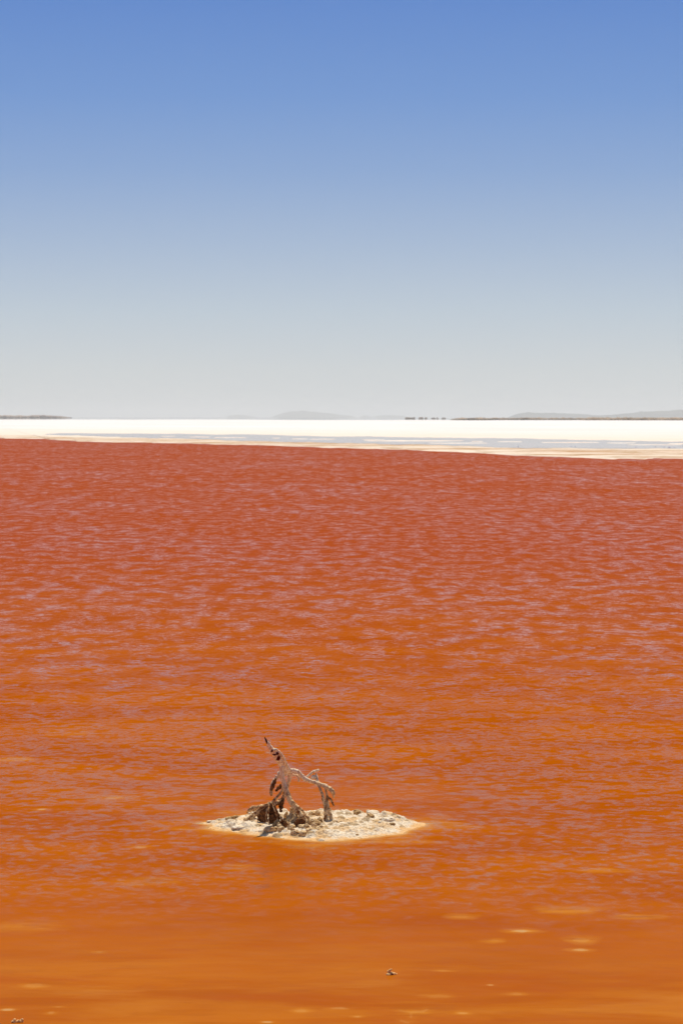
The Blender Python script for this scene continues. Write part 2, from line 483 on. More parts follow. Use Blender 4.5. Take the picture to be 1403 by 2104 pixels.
def bed_mat():
    m, t, p = mat('lake_floor')
    v = scaled(t, 0.6, 1, 1)
    n1 = noise(t, v, 30, 4, 0.6)
    ge = t.nodes.new('ShaderNodeNewGeometry')
    sp = t.nodes.new('ShaderNodeSeparateXYZ'); L(t, ge.outputs['Position'], sp.inputs[0])
    c0 = mixc(t, mrange(t, n1, 0.35, 0.65), (0.80, 0.50, 0.24), (0.62, 0.30, 0.10))
    L(t, mixc(t, mrange(t, sp.outputs['Z'], -0.020, -0.002), c0, (0.86, 0.74, 0.55)), p.inputs['Base Color'])
    p.inputs['Roughness'].default_value = 0.8
    bump(t, p, n1, 0.01, 0.6)
    return m

def flat_mat():
    m, t, p = mat('salt_flat')
    s = attr(t, 'shore')
    n1 = noise(t, scaled(t, 0.06, 0.22), 1.0, 7, 0.72)
    n2 = noise(t, scaled(t, 0.30, 0.30), 1.6, 4, 0.7)
    n3 = noise(t, scaled(t, 0.02, 0.035), 1.0, 5, 0.6)
    n4 = noise(t, scaled(t, 0.5, 0.4), 1.0, 4, 0.65)
    white = (0.80, 0.785, 0.755)
    cream = (0.80, 0.66, 0.50)
    c = mixc(t, mrange(t, n3, 0.40, 0.66, 0, 0.7), white, (0.78, 0.67, 0.57))
    c = mixc(t, mrange(t, s, 15, 330, 1, 0), c, mixc(t, mrange(t, n1, 0.4, 0.6), cream, (0.80, 0.72, 0.60)))
    band = mth(t, 'MULTIPLY', mrange(t, s, 0, 2.0), mrange(t, s, 20, 48, 1, 0))
    ochre = mth(t, 'MULTIPLY', band, mrange(t, n1, 0.47, 0.55))
    c = mixc(t, mth(t, 'MULTIPLY', ochre, 0.9), c, (0.46, 0.22, 0.055))
    br = mth(t, 'MULTIPLY', band, mrange(t, n4, 0.53, 0.60))
    c = mixc(t, mth(t, 'MULTIPLY', br, 0.7), c, (0.40, 0.24, 0.09))
    L(t, c, p.inputs['Base Color'])
    p.inputs['Roughness'].default_value = 0.7
    bump(t, p, n2, 0.05, 0.4)
    return m

# ------------------------------------------------------------------ water and lake floor
def axis(dense0, dense1, step, lo, hi, growth=1.18):
    a = list(np.arange(dense0, dense1 + 1e-6, step))
    s = step
    x = dense1
    while x < hi:
        s *= growth; x += s; a.append(min(x, hi))
    s = step; x = dense0; pre = []
    while x > lo:
        s *= growth; x -= s; pre.append(max(x, lo))
    return np.array(pre[::-1] + a)
ax = axis(-2.3, 2.3, 0.010, -900, 900)
ay = axis(7.4, 14.6, 0.0125, -30, 520)
X, Y = np.meshgrid(ax, ay)
bh = bed_h(X, Y)
idist = islet_d(X, Y)
ih = np.where(idist > -0.45, islet_h(X, Y), -1.0)
depth = np.clip(-np.maximum(bh, ih), 0.0, 1.0)
rr_ = np.hypot((X - IC.x) / 1.0, (Y - IC.y) / 1.0)
lee = np.exp(-((X - IC.x - 0.10) / 0.95) ** 2) * sstep(12.0, 12.5, Y) * sstep(15.0, 13.2, Y)
near = sstep(11.6, 9.1, Y + 0.35 * fbm(X * 2, Y * 2, 91.0, 3)) * 0.93
near = np.maximum(near, 0.68 * sstep(13.4, 11.4, Y + 0.4 * fbm(X * 1.5, Y * 1.5, 92.0, 3)))
calm = np.clip(np.maximum(lee * 0.96, near), 0, 0.97)
ringamp = np.clip(lee * 1.5, 0, 1) * (0.55 + 0.5 * fbm(X * 2.2, Y * 1.5, 95.0, 2)) + 0.12 * near
me = grid_mesh('lake_water', np.stack([X, Y, np.zeros_like(X)], -1),
               {'depth': depth, 'calm': calm, 'ring': Y + 0.45 * X + 0.25 * (X - IC.x) ** 2, 'ringamp': ringamp})
struct(link('lake_water', me, M_water))
bx_, by_ = axis(-2.3, 2.3, 0.012, -900, 900), axis(7.4, 14.6, 0.012, -30, 520)
X2, Y2 = np.meshgrid(bx_, by_)
struct(link('lake_bed', grid_mesh('lake_bed', np.stack([X2, Y2, bed_h(X2, Y2)], -1)), bed_mat()))

# ------------------------------------------------------------------ far shore: salt flat, pool, hills
shore_px = [(-1500,884),(-700,889),(-300,895),(0,900.5),(70,901.5),(140,905.5),(160,907.2),(420,911.5),(620,917),(640,918),(850,925),(1050,935.5),(1200,940),(1300,941.5),(1403,942),(1800,946),(2600,952),(4200,965)]
sp_w = [ground(x, y, 0.0) for x, y in shore_px]
SXs = np.array([p.x for p in sp_w]); SYs = np.array([p.y for p in sp_w])
def shore_y(x):
    y = np.interp(x, SXs, SYs)
    return y + 3.0 * fbm(x * 0.35, 0.5, 31.0, 5, 0.7) + 0.8 * fbm(x * 2.0, 0.5, 33.0, 2)
def far_y(x):
    return 1800 + 240 * fbm(x * 0.09, 0.3, 41.0, 3, 0.7)
fx = axis(-46, 30, 0.12, -6000, 6000, 1.05)
nv = 150
tv = np.concatenate([[-1.0, 0.0], (np.linspace(0, 1, nv)[1:]) ** 2.6])
XX, TT = np.meshgrid(fx, tv)
S0, S1 = shore_y(XX), far_y(XX)
YY = np.where(TT < 0, S0 - 2.0, S0 + (S1 - S0) * np.clip(TT, 0, 1))
# the sheet fans out with distance so that its far end is wide and evenly divided
XW = XX * (1 + np.clip(TT, 0, 1) * 9.0)
dist = YY - S0
ZZ = np.where(TT < 0, -0.05, 0.006 + 0.03 * sstep(0, 6, dist) + np.clip(sstep(0, 4, dist), 0, 1) * 0.03 * 0.4 * np.abs(fbm(XW * 0.5, YY * 0.35, 51.0, 3)))
M_flat = flat_mat()
struct(link('salt_flat', grid_mesh('salt_flat', np.stack([XW, YY, ZZ], -1), {'shore': dist}), M_flat))

# shallow pool on the salt, with long low bars of salt standing in it
m, t, p = mat('shallow_pool')
n1 = noise(t, scaled(t, 0.25, 0.10), 1.0, 4, 0.6)
L(t, mixc(t, mrange(t, n1, 0.4, 0.62), (0.52, 0.405, 0.35), (0.60, 0.47, 0.41)), p.inputs['Base Color'])
p.inputs['Roughness'].default_value = 0.08
p.inputs['IOR'].default_value = 1.2
M_pool = m
pool_u = [(95,892.2),(125,891.2),(280,891.6),(420,893),(549,894.5),(703,898),(1052,902),(1402,909),(2200,918),(3400,929)]
pool_l = [(95,892.6),(125,894),(270,899),(400,902),(500,906.5),(700,910.5),(952,916),(1052,920.5),(1402,922.5),(2200,930),(3400,940)]
def edge(pts, px): return np.interp(px, [a for a, _ in pts], [b for _, b in pts])
pxs = np.concatenate([np.arange(95, 1500, 1.5), np.arange(1500, 3400, 12)])
rows = []
up = edge(pool_u, pxs) + 0.9 * fbm(pxs * 0.02, 0.4, 61.0, 5, 0.65)
lo = edge(pool_l, pxs) + 1.3 * fbm(pxs * 0.02, 0.4, 67.0, 5, 0.65)
lo = np.maximum(lo, up + 0.05)
for k in range(5):
    rw = lo + (up - lo) * k / 4
    rows.append([list(ground(a, b, 0.0)) for a, b in zip(pxs, rw)])
P = np.array(rows); P[..., 2] = 0.054
# thickness: skirt down into the salt
sk0 = P[0].copy(); sk0[:, 2] = 0.046; sk0[:, 1] -= 2.5; sk1 = P[-1].copy(); sk1[:, 2] = 0.03; sk1[:, 1] += 2.0
P = np.concatenate([sk0[None], P, sk1[None]])
struct(link('pool_water', grid_mesh('pool_water', P), M_pool, smooth=False))
bars = [(748,952,907,2.2),(968,992,908.5,0.9),(1022,1072,909,1.1),(1112,1230,910.5,1.4),(1247,1306,911.6,1.3),(1372,1440,913.2,1.8),
        (390,430,899,0.9),(440,506,900.3,1.1),(600,632,903,0.9),(637,688,903.6,0.9),(745,790,904.6,0.8),(330,360,897.5,0.6),(560,575,901.5,0.8),(880,1000,912,0.9),(1290,1400,915.5,0.8)]
M_bar, t, p = mat('bar_salt')
n1 = noise(t, scaled(t, 0.5, 0.2), 1.0, 3, 0.6)
L(t, mixc(t, mrange(t, n1, 0.4, 0.6), (0.88, 0.80, 0.68), (0.84, 0.68, 0.54)), p.inputs['Base Color'])
p.inputs['Roughness'].default_value = 0.8
for k, (a, b, r, th) in enumerate(bars):
    q = np.linspace(0, 1, 60)
    prof = np.sin(np.pi * q) ** 0.5 * (0.75 + 0.5 * fbm(q * 9, 0.2, 70.0 + k, 3, 0.6))
    prof = np.clip(prof, 0.03, 2)
    cen = r + 0.25 * fbm(q * 3, 0.7, 80.0 + k, 3)
    rr2 = []
    for s, z in ((1, 0.045), (0.9, 0.066), (0.3, 0.075), (-0.3, 0.075), (-0.9, 0.066), (-1, 0.045)):
        rr2.append([[*ground(a + (b - a) * qq, c_ + s * th / 2 * pr, 0.0)[:2], z] for qq, pr, c_ in zip(q, prof, cen)])
    struct(link('salt_bar', grid_mesh('salt_bar', np.array(rr2)), M_bar))

# beyond the salt: mirror sheet added to imitate the mirage band below the horizon
m, t, p = mat('mirage_sheet')
p.inputs['Base Color'].default_value = (0.50, 0.50, 0.47, 1)
p.inputs['Roughness'].default_value = 0.02
wx = np.linspace(-26000, 26000, 40); wy = np.concatenate([[150], np.linspace(1200, 33500, 30)])
Xw, Yw = np.meshgrid(wx, wy)
P = np.stack([Xw, Yw, np.full_like(Xw, -0.02)], -1)
P = P[:, :, :]
# starts below the salt flat, ends at the foot of the land on the horizon
P[0, :, 1] = 560.0
P[0, :, 2] = -0.3
struct(link('mirage_sheet', grid_mesh('mirage_sheet', P), m, smooth=False))

def land_mat(name, a, b, sc=0.02):
    m, t, p = mat(name)
    n1 = noise(t, scaled(t, 1, 1), sc, 4, 0.6)
    L(t, mixc(t, mrange(t, n1, 0.38, 0.62), a, b), p.inputs['Base Color'])
    p.inputs['Roughness'].default_value = 0.95
    return m
M_hill = land_mat('wooded_hill', (0.045, 0.050, 0.030), (0.11, 0.09, 0.06), 0.012)
def hill(name, prof, D, depth_m, seed, canopy=2.5, flat=False):
    """prof: (photo column, photo row of the ridge) at distance D; a ridge with a front and a back slope"""
    px = np.arange(prof[0][0], prof[-1][0] + 0.1, 0.5)
    py = np.interp(px, [a for a, _ in prof], [b for _, b in prof])
    x = (px - 701.5) / F * D
    h = CAMH + (HOR - py) / F * D
    h = h + canopy * fbm(x * 0.06, 0.1, seed, 4, 0.7) * sstep(0, 6, h)
    h = np.clip(h, 0.2, None)
    R = []
    for s in np.linspace(-1, 1, 17):
        k = math.cos(s * math.pi / 2) ** 0.8 if abs(s) < 1 else 0.0
        hh = h * k * (1 + 0.18 * fbm(x * 0.02, s * 3.0, seed + 5, 3)) if abs(s) > 1e-6 else h
        R.append(np.stack([x * (1 + s * 0.0), np.full_like(x, D + s * depth_m + 0.0), hh - 0.5 * (abs(s) == 1)], -1))
    return struct(link(name, grid_mesh(name, np.array(R)), M_hill))
hill('hill', [(560,857),(568,853),(580,849.5),(590,846.5),(600,845),(615,845.2),(628,844.2),(640,846),(655,847.5),(668,848.5),(680,849.5),(692,851.5),(700,853),(712,853.5),(722,854.5),(730,857)], 19500, 500, 101)
hill('hill', [(466,857),(470,854),(480,853),(492,852),(500,853),(506,854),(514,855),(522,856),(530,857)], 21000, 300, 111, 1.2)
hill('hill', [(738,857),(744,853.5),(752,853),(758,855.5),(766,856),(776,854),(790,852.8),(805,852.5),(815,853.5),(828,854),(836,856.5),(842,857)], 20500, 300, 121, 1.5)
hill('hill', [(1054,857),(1060,852),(1070,848.5),(1082,846.5),(1100,847.5),(1120,847.5),(1150,848.5),(1175,849.5),(1200,851),(1215,852.5),(1235,853),(1250,852),(1270,850.5),(1290,848.5),(1310,846.8),(1330,845),(1350,844),(1375,843.2),(1403,841.5),(1500,838),(1700,834),(2100,838),(2600,846),(2900,857)], 13500, 600, 131, 2.2)
hill('hill', [(-1600,857),(-1300,850),(-900,846),(-500,850),(-260,855),(-160,857)], 22000, 500, 141, 2.2)

# ------------------------------------------------------------------ low scrub on the far edge of the salt
M_scrub = land_mat('dry_scrub', (0.46, 0.32, 0.20), (0.25, 0.17, 0.10), 0.05)
M_scrubd = land_mat('dark_scrub', (0.20, 0.13, 0.10), (0.42, 0.30, 0.21), 0.02)
def blob(bm, c, rx, ry, rz, seed, sub=2, am=0.3, fr=1.6):
    ret = bmesh.ops.create_icosphere(bm, subdivisions=sub, radius=1.0)
    vs = ret['verts']
    co = np.array([v.co[:] for v in vs])
    n = 1 + am * fbm(co[:, 0] * fr + seed, co[:, 1] * fr, co[:, 2] * fr - seed, 3, 0.6)
    for v, k in zip(vs, n):
        v.co = Vector((v.co.x * rx * k + c[0], v.co.y * ry * k + c[1], v.co.z * rz * k + c[2]))
def scrub(name, p0, p1, D, hmin, hmax, n, label, m, dd=40):
    bm = bmesh.new()
    for i in range(n):
        px = p0 + (p1 - p0) * (i + random.random()) / n
        e = min(1.0, (px - p0) / 30 + 0.25, (p1 - px) / 60 + 0.35)
        y = D + random.uniform(-dd, dd)
        h = random.uniform(hmin, hmax) * e
        w = h * random.uniform(1.0, 2.2)
        x = (px - 701.5) / F * y
        blob(bm, (x, y, h * 0.42), w, w, h * 0.62, random.random() * 99, 1, 0.45)
    me = bpy.data.meshes.new(name); bm.to_mesh(me); bm.free()
    o = link(name, me, m, smooth=False)
    return tag(o, label, 'scrub', kind='stuff')
scrub('distant_scrub', 925, 1600, 2050, 0.8, 1.7, 480, 'low tan scrub belt along the salt edge at the right horizon', M_scrub, 60)
scrub('distant_scrub', 1190, 1900, 1850, 1.3, 1.9, 360, 'taller brown scrub belt below the wooded hill at far right', M_scrub, 60)
scrub('distant_scrub', -900, 146, 4600, 3.2, 4.6, 520, 'brown scrub strip floating over the salt at the left horizon', M_scrubd, 90)
for a, b, h, lab in ((832,852,2.1,'longest small dry bush clump at the left end of the right horizon scrub'),
                     (860,869,2.3,'rounded dry bush clump second from the left end of the horizon scrub'),
                     (872,877,1.9,'tiny dry bush standing just right of the rounded clump on the horizon'),
                     (886,894,1.8,'flat dark bush clump standing alone in the gap of the horizon scrub'),
                     (896.5,899.5,2.0,'small dark upright bush right of the flat dark clump on the horizon'),
                     (907,915,1.7,'faint grey bush clump nearest the unbroken scrub belt on the horizon')):
    bm = bmesh.new()
    D = 3300
    n = max(2, int((b - a) / 1.5))
    hh = h * 0.85
    cx = ((a + b) / 2 - 701.5) / F * D
    for i in range(n):
        px = a + (b - a) * (i + 0.5) / n
        x = (px - 701.5) / F * D - cx
        k = hh * random.uniform(0.75, 1.1)
        blob(bm, (x, random.uniform(-1.5, 1.5), k * 0.45), max(0.7, (b - a) / n / F * D * 0.75), 1.2, k * 0.6, random.random() * 99, 2, 0.5)
    me = bpy.data.meshes.new('bush'); bm.to_mesh(me); bm.free()
    o = link('bush', me, M_scrub if a < 880 else M_scrubd, smooth=False)
    o.location = (cx, D, 0)
    tag(o, lab, 'bush', 'small bushes on the horizon')

# ------------------------------------------------------------------ the islet
isl = empty('salt_islet', (IC.x, IC.y, 0))
tag(isl, 'low white salt-crusted islet in the orange lake carrying the dead stump', 'islet')
gx = np.arange(IC.x - 0.72, IC.x + 0.72, 0.0026); gy = np.arange(IC.y - 0.66, IC.y + 0.62, 0.0026)
Xi, Yi = np.meshgrid(gx, gy)
Hi, Ti = islet_all(Xi, Yi, True)
me = grid_mesh('crust', np.stack([Xi - IC.x, Yi - IC.y, Hi], -1), {'height': Hi, 'tan': Ti})
link('crust', me, M_crust, isl)
def surf(x, y): return float(islet_h(np.array([x]), np.array([y]))[0])
def on_islet(px, py):
    z = 0.02
    for _ in range(6):
        g = ground(px, py, z); z = max(0.0, surf(g.x, g.y))
    return Vector((g.x, g.y, z))
PXM = 12.2 / F                   # metres per photo pixel at the islet
def knob(name, px, py, rx, h, m, rough=0.30, spikes=0, label=None, tilt=0.0, ry=None, parent=isl, sub=4):
    g = on_islet(px, py)
    for _ in range(20):
        if islet_d(np.array([g.x]), np.array([g.y]))[0] > 0.035 + rx * PXM * 0.3: break
        g.x += (IC.x - g.x) * 0.04; g.y += (IC.y - g.y) * 0.04
    g.z = surf(g.x, g.y)
    bm = bmesh.new()
    R, Hh = rx * PXM, h * PXM
    blob(bm, (0, 0, 0), R, (ry * PXM if ry else R * 0.9), Hh, random.random() * 99, sub, rough, 2.2)
    for k in range(spikes):
        a = random.uniform(0, 6.28); q = random.uniform(0.2, 0.9)
        blob(bm, (math.cos(a) * R * q, math.sin(a) * R * q * 0.8, Hh * random.uniform(0.3, 1.15) * (1.1 - q * 0.5)), R * random.uniform(0.18, 0.36), R * 0.28, Hh * random.uniform(0.22, 0.42), random.random() * 99, 3, 0.4, 2.5)
    me = bpy.data.meshes.new(name); bm.to_mesh(me); bm.free()
    o = link(name, me, m, parent)
    o.location = (g.x - IC.x, g.y - IC.y, g.z + Hh * 0.05)
    o.rotation_euler = (0, tilt, random.uniform(-0.3, 0.3) if not tilt else 0)
    if label: o['label'] = label
    return o
KS = 1
K = [(447,1679,7,4,M_white,0),(470,1685,6,4,M_brown,2),(484,1682,6,4,M_brown,2),(453,1690,4,3,M_tan,0),(473,1698,10,4.5,M_brown,3),
     (492,1707,16,5,M_white,0),(512,1673,9,6,M_white,2),(536,1698,14,7,M_tan,2),(556,1706,14,8,M_tan,5),(578,1706,7,5,M_tan,2),
     (539,1712,7,4,M_white,0),(646,1719,10,4,M_white,0),(687,1715,11,5,M_white,2),(642,1677,8,7,M_tan,0),(653,1675,5,7,M_tan,0),
     (661,1661,5,7,M_white,0),(734,1671,8,8,M_brown,4),(761,1682,9,9,M_brown,7),(706,1695,12,5,M_white,2),(805,1698,7,4,M_brown,3),
     (813,1674,14,5,M_white,2),(797,1686,16,7,M_white,3),(840,1677,6,2.5,M_tan,0),(733,1708,4,2.5,M_brown,0),(783,1694,7,4,M_white,0),
     (677,1660,10,5,M_white,2),(752,1663,8,4,M_white,1),(770,1689,8,4,M_tan,2),(722,1663,7,3.5,M_white,0),(700,1660,8,4,M_white,1),
     (540,1664,11,6,M_white,2),(600,1664,12,6,M_white,2),(480,1671,9,5,M_white,1),(498,1669,8,5,M_white,1),(823,1679,8,4,M_white,0),
     (852,1688,6,2.5,M_white,0),(430,1692,6,2.5,M_white,0),(600,1712,8,4,M_tan,1),(622,1706,8,5,M_tan,2),
     # jumble under the stump
     (604,1678,8,12,M_tan,5),(612,1672,6,9,M_tan,3),(596,1690,8,8,M_tan,5),(589,1684,6,8,M_brown,3),(616,1697,7,6,M_tan,4),
     (606,1702,9,6,M_tan,4),(640,1693,7,7,M_tan,4),(650,1698,8,6,M_brown,4),(657,1690,6,6,M_brown,3),(630,1703,6,6,M_tan,0),
     (600,1685,5,11,M_brown,5),(622,1692,6,9,M_brown,5),(612,1690,7,10,M_tan,6),(634,1698,6,8,M_brown,4),(645,1701,6,7,M_tan,4),(596,1701,6,7,M_tan,4),(582,1693,6,8,M_brown,4),(574,1703,6,6,M_tan,4),(565,1700,6,7,M_brown,4),(588,1699,6,6,M_brown,3),(628,1689,6,7,M_brown,3),(570,1697,7,7,M_brown,3)]
for k in K:
    knob('salt_knob', *k[:3], k[3] * (1.35 if 562 < k[0] < 662 and k[1] > 1667 else 0.9), k[4], 0.24, k[5])
# long log-like ridge of salt in front of the right leg
for (px, py, rx, h) in ((624,1713,12,5),(640,1710,12,6),(656,1707,12,7),(669,1705,9,7)):
    knob('salt_knob', px, py, rx, h, M_tan, 0.28, 3)
bm = bmesh.new()
for _ in range(110):             # small crumbs of salt strewn over the crust
    for _t in range(30):
        x = random.uniform(-0.48, 0.48); y = random.uniform(-0.42, 0.36)
        if islet_d(np.array([IC.x + x]), np.array([IC.y + y]))[0] > 0.05: break
    r = random.uniform(0.0015, 0.0035)
    blob(bm, (x, y, surf(IC.x + x, IC.y + y) + r * 0.2), r * random.uniform(1, 2), r * 1.2, r * 0.8, random.random() * 99, 2, 0.4, 2)
me = bpy.data.meshes.new('salt_crumbs'); bm.to_mesh(me); bm.free()
o = link('salt_crumbs', me, M_white, isl); o['kind'] = 'stuff'

# ------------------------------------------------------------------ the dead stump
SY = 12.14
base = on_islet(610, 1694)
stump = empty('dead_stump', (base.x, SY, 0.02))
tag(stump, 'bleached leaning dead stump on splayed roots, standing on the white islet', 'dead stump')
def tube(bm, pts, seg=14, steps=7):
    """pts: (px, py, radius px, depth offset m)"""
    P = [(at(a, b, SY + d), r * PXM * (1.04 if r > 1.5 else 1.0)) for a, b, r, d in pts]
    C = [p for p, _ in P]; R = [r for _, r in P]
    n = len(C)
    cs, rs = [], []
    for i in range(n - 1):
        p0, p1, p2, p3 = C[max(i - 1, 0)], C[i], C[i + 1], C[min(i + 2, n - 1)]
        for s in range(steps):
            t = s / steps
            cs.append(0.5 * ((2 * p1) + (p2 - p0) * t + (2 * p0 - 5 * p1 + 4 * p2 - p3) * t * t + (3 * p1 - p0 - 3 * p2 + p3) * t ** 3))
            rs.append(R[i] * (1 - t) + R[i + 1] * t)
    cs.append(C[-1]); rs.append(R[-1])
    up = Vector((0.1, 1, 0.2)).normalized()
    rings = []
    off = Vector(stump.location)
    for i, (c, r) in enumerate(zip(cs, rs)):
        d = (cs[min(i + 1, len(cs) - 1)] - cs[max(i - 1, 0)]).normalized()
        a = d.cross(up).normalized(); b = d.cross(a)
        rings.append([bm.verts.new(c + (a * math.cos(2 * math.pi * k / seg) + b * math.sin(2 * math.pi * k / seg)) * r - off) for k in range(seg)])
    for A, B in zip(rings, rings[1:]):
        for k in range(seg):
            bm.faces.new((A[k], A[(k + 1) % seg], B[(k + 1) % seg], B[k]))
    bm.faces.new(rings[0][::-1]); bm.faces.new(rings[-1])
def fused(name, chains, m=None, voxel=0.0016, am=0.0022, fr=70, knobs=0, parent=None, kn_r=(1.2, 2.6)):
    bm = bmesh.new()
    for c in chains:
        tube(bm, c)
        for _ in range(knobs):
            i = random.randrange(len(c) - 1); t = random.random()
            q = [c[i][j] * (1 - t) + c[i + 1][j] * t for j in range(4)]
            a = random.uniform(0, 6.28)
            w = at(q[0] + math.cos(a) * q[2] * 0.92, q[1] + math.sin(a) * q[2] * 0.92, SY + q[3] - q[2] * PXM * random.uniform(-0.2, 0.7)) - Vector(stump.location)
            r = random.uniform(*kn_r) * PXM
            blob(bm, w, r, r, r * random.uniform(0.8, 1.6), random.random() * 99, 2, 0.3)
    me = bpy.data.meshes.new(name); bm.to_mesh(me); bm.free()
    bmesh_fix = bmesh.new(); bmesh_fix.from_mesh(me); bmesh.ops.recalc_face_normals(bmesh_fix, faces=bmesh_fix.faces); bmesh_fix.to_mesh(me); bmesh_fix.free()
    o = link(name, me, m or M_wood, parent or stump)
    md = o.modifiers.new('r', 'REMESH'); md.mode = 'VOXEL'; md.voxel_size = voxel
    dg = bpy.context.evaluated_depsgraph_get()
    me2 = bpy.data.meshes.new_from_object(o.evaluated_get(dg))
    o.modifiers.clear(); o.data = me2
    me2.name = name
    nvx = len(me2.vertices)
    co = np.empty(nvx * 3); me2.vertices.foreach_get('co', co); co = co.reshape(-1, 3)
    no = np.empty(nvx * 3); me2.vertices.foreach_get('normal', no); no = no.reshape(-1, 3)
    low = sstep(0.26, 0.12, co[:, 2] + 0.02)
    d = fbm(co[:, 0] * fr, co[:, 1] * fr, co[:, 2] * fr * 0.45, 4, 0.6) * am * (1 - 0.4 * low)
    d = d + fbm(co[:, 0] * 130, co[:, 1] * 130, co[:, 2] * 130, 3, 0.6) * 0.0024 * low * min(1.0, am / 0.0015)
    co = co + no * d[:, None]
    me2.vertices.foreach_set('co', co.reshape(-1))
    if not me2.materials: me2.materials.append(m or M_wood)
    me2.polygons.foreach_set('use_smooth', [True] * len(me2.polygons))
    me2.update()
    return o
T = [(548.5,1525,2.2,-0.15),(551.5,1530,3.6,-0.143),(556,1537,4.8,-0.133),(562,1546,6.0,-0.118),(569.5,1558,6.6,-0.095),(577,1569,6.0,-0.066),(583,1579,6.6,-0.035),(587,1587,6.5,-0.01)]
RIDGE = [(566,1541,2.2,-0.120),(575,1547,3.0,-0.110),(582,1558,3.2,-0.085),(587,1570,3.4,-0.056),(592,1580,4.6,-0.022),(598,1587,4.4,-0.005)]
A = [(579,1574,4.5,-0.066),(579,1588,4.6,-0.058),(580,1598,4.6,-0.055),(584,1611,4.7,-0.052),(589,1628,5.0,-0.062),(595,1643,5.4,-0.072),(604,1657,5.8,-0.082),(613,1668,5.2,-0.09),(621,1678,4.8,-0.097),(627,1688,4.6,-0.104),(629,1695,4.8,-0.11)]
A2 = [(604,1653,3.4,-0.076),(614,1661,3.2,-0.074),(624,1671,3.3,-0.076),(632,1681,3.6,-0.08),(637,1690,3.8,-0.085)]
E1 = [(594,1586,4.5,0.0),(595,1598,3.8,0.012),(592,1611,3.4,0.022),(587,1624,3.2,0.035),(583,1635,3.3,0.04),(580,1643,4.2,0.04),(571,1650,4.2,0.035),(561,1655,4.6,0.025)]
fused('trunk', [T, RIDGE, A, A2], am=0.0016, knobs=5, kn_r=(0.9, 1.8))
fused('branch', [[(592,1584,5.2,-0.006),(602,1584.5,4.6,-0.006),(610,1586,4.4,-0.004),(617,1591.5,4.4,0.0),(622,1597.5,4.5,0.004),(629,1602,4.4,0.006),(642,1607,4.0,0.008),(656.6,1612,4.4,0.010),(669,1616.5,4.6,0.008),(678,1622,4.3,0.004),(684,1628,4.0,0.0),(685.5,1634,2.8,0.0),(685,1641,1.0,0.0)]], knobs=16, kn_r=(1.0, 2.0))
fused('twig', [[(627,1600,2.0,0.02),(634,1594,2.3,0.025),(642,1587.5,2.6,0.03),(650,1584,2.3,0.035),(655.5,1582.5,1.9,0.035)]], am=0.001, voxel=0.001)
fused('twig', [[(649,1589,1.9,0.04),(650.5,1596,2.4,0.035),(652,1605,3.0,0.02),(654,1611,2.6,0.012)]], am=0.001, voxel=0.001)
fused('twig', [[(601,1592.5,2.0,0.01),(608,1593,2.1,0.014),(613,1597,2.3,0.014),(614,1602,2.4,0.012),(613.5,1607,1.6,0.012)]], am=0.001, voxel=0.001, knobs=3, kn_r=(0.7, 1.2))
fused('salt_clump', [[(641,1598,3.2,0.03),(645,1597,3.8,0.03),(648,1600,3.2,0.028)]], m=M_white, knobs=8, kn_r=(1.2, 2.2))
fused('root', [E1], knobs=8)
fused('root', [[(583,1616,2.4,0.01),(580,1623,2.5,0.012),(575,1632,2.6,0.018),(567.5,1640,2.6,0.02),(559,1650,2.4,0.015),(556,1655,2.6,0.01)]], knobs=3, am=0.0012, kn_r=(0.8, 1.4))
fused('branch', [[(588,1592,2.8,0.03),(582,1593.5,2.6,0.05),(576,1592.5,2.6,0.06),(570.5,1597,3.0,0.07),(565,1603,3.8,0.07),(561,1610,4.2,0.07),(559,1618,3.8,0.07),(557,1626,3.4,0.07),(556,1634,1.4,0.07)],
                 [(574,1596,2.2,0.06),(573,1588,1.7,0.062)]], m=None, knobs=26, kn_r=(1.2, 2.4))
fused('bark_and_shade_flap', [[(577,1613,2.0,0.02),(574.5,1618,4.2,0.02),(570,1622,2.6,0.02),(568,1626,1.2,0.02)]], m=M_dark, knobs=8, kn_r=(1.2, 2.2))
fused('bark_and_shade_flap', [[(567,1600,1.6,0.052),(564,1608,3.0,0.052),(560,1616,3.2,0.052),(557.5,1626,2.6,0.055)]], m=M_dark, knobs=8, kn_r=(1.0, 2.0))
# left root and its fork
fused('root', [[(558,1652,4.6,0.005),(550,1655,4.6,0.0),(542,1659.5,4.2,-0.005),(534,1665,4.4,-0.008),(526,1671.5,4.6,-0.01),(519,1678,4.6,-0.012),(511,1683,4.8,-0.015),(502,1687,4.0,-0.02)]], knobs=22)
fused('root', [[(545,1657,3.6,0.03),(536,1658.5,4.2,0.05),(526,1661,4.6,0.07),(516,1663.5,4.6,0.08),(512,1668,4.0,0.08)]], knobs=14)
# right legs
J1 = [(654,1612,2.89,0.008),(658,1622,2.80,0.004),(662,1633,2.98,-0.004),(666,1648,3.57,-0.012),(669,1662,3.91,-0.020),(670,1678,4.08,-0.028),(670,1692,4.59,-0.034),(670,1698,4.93,-0.036)]
J2 = [(668,1618,2.04,0.008),(671,1632,2.38,0.006),(672,1646,3.06,0.002),(674,1660,3.40,-0.004),(678,1674,3.57,-0.012),(681,1687,4.08,-0.02),(683,1696,4.59,-0.026)]
fused('root', [J1, J2], knobs=16, kn_r=(0.9, 1.9))
fused('twig', [[(673,1638,2.0,0.0),(678,1642,2.4,-0.003),(681,1647,2.4,-0.006),(684,1652,2.0,-0.006),(686,1657,1.6,-0.006)]], am=0.0008, voxel=0.001, knobs=4, kn_r=(0.6, 1.2))
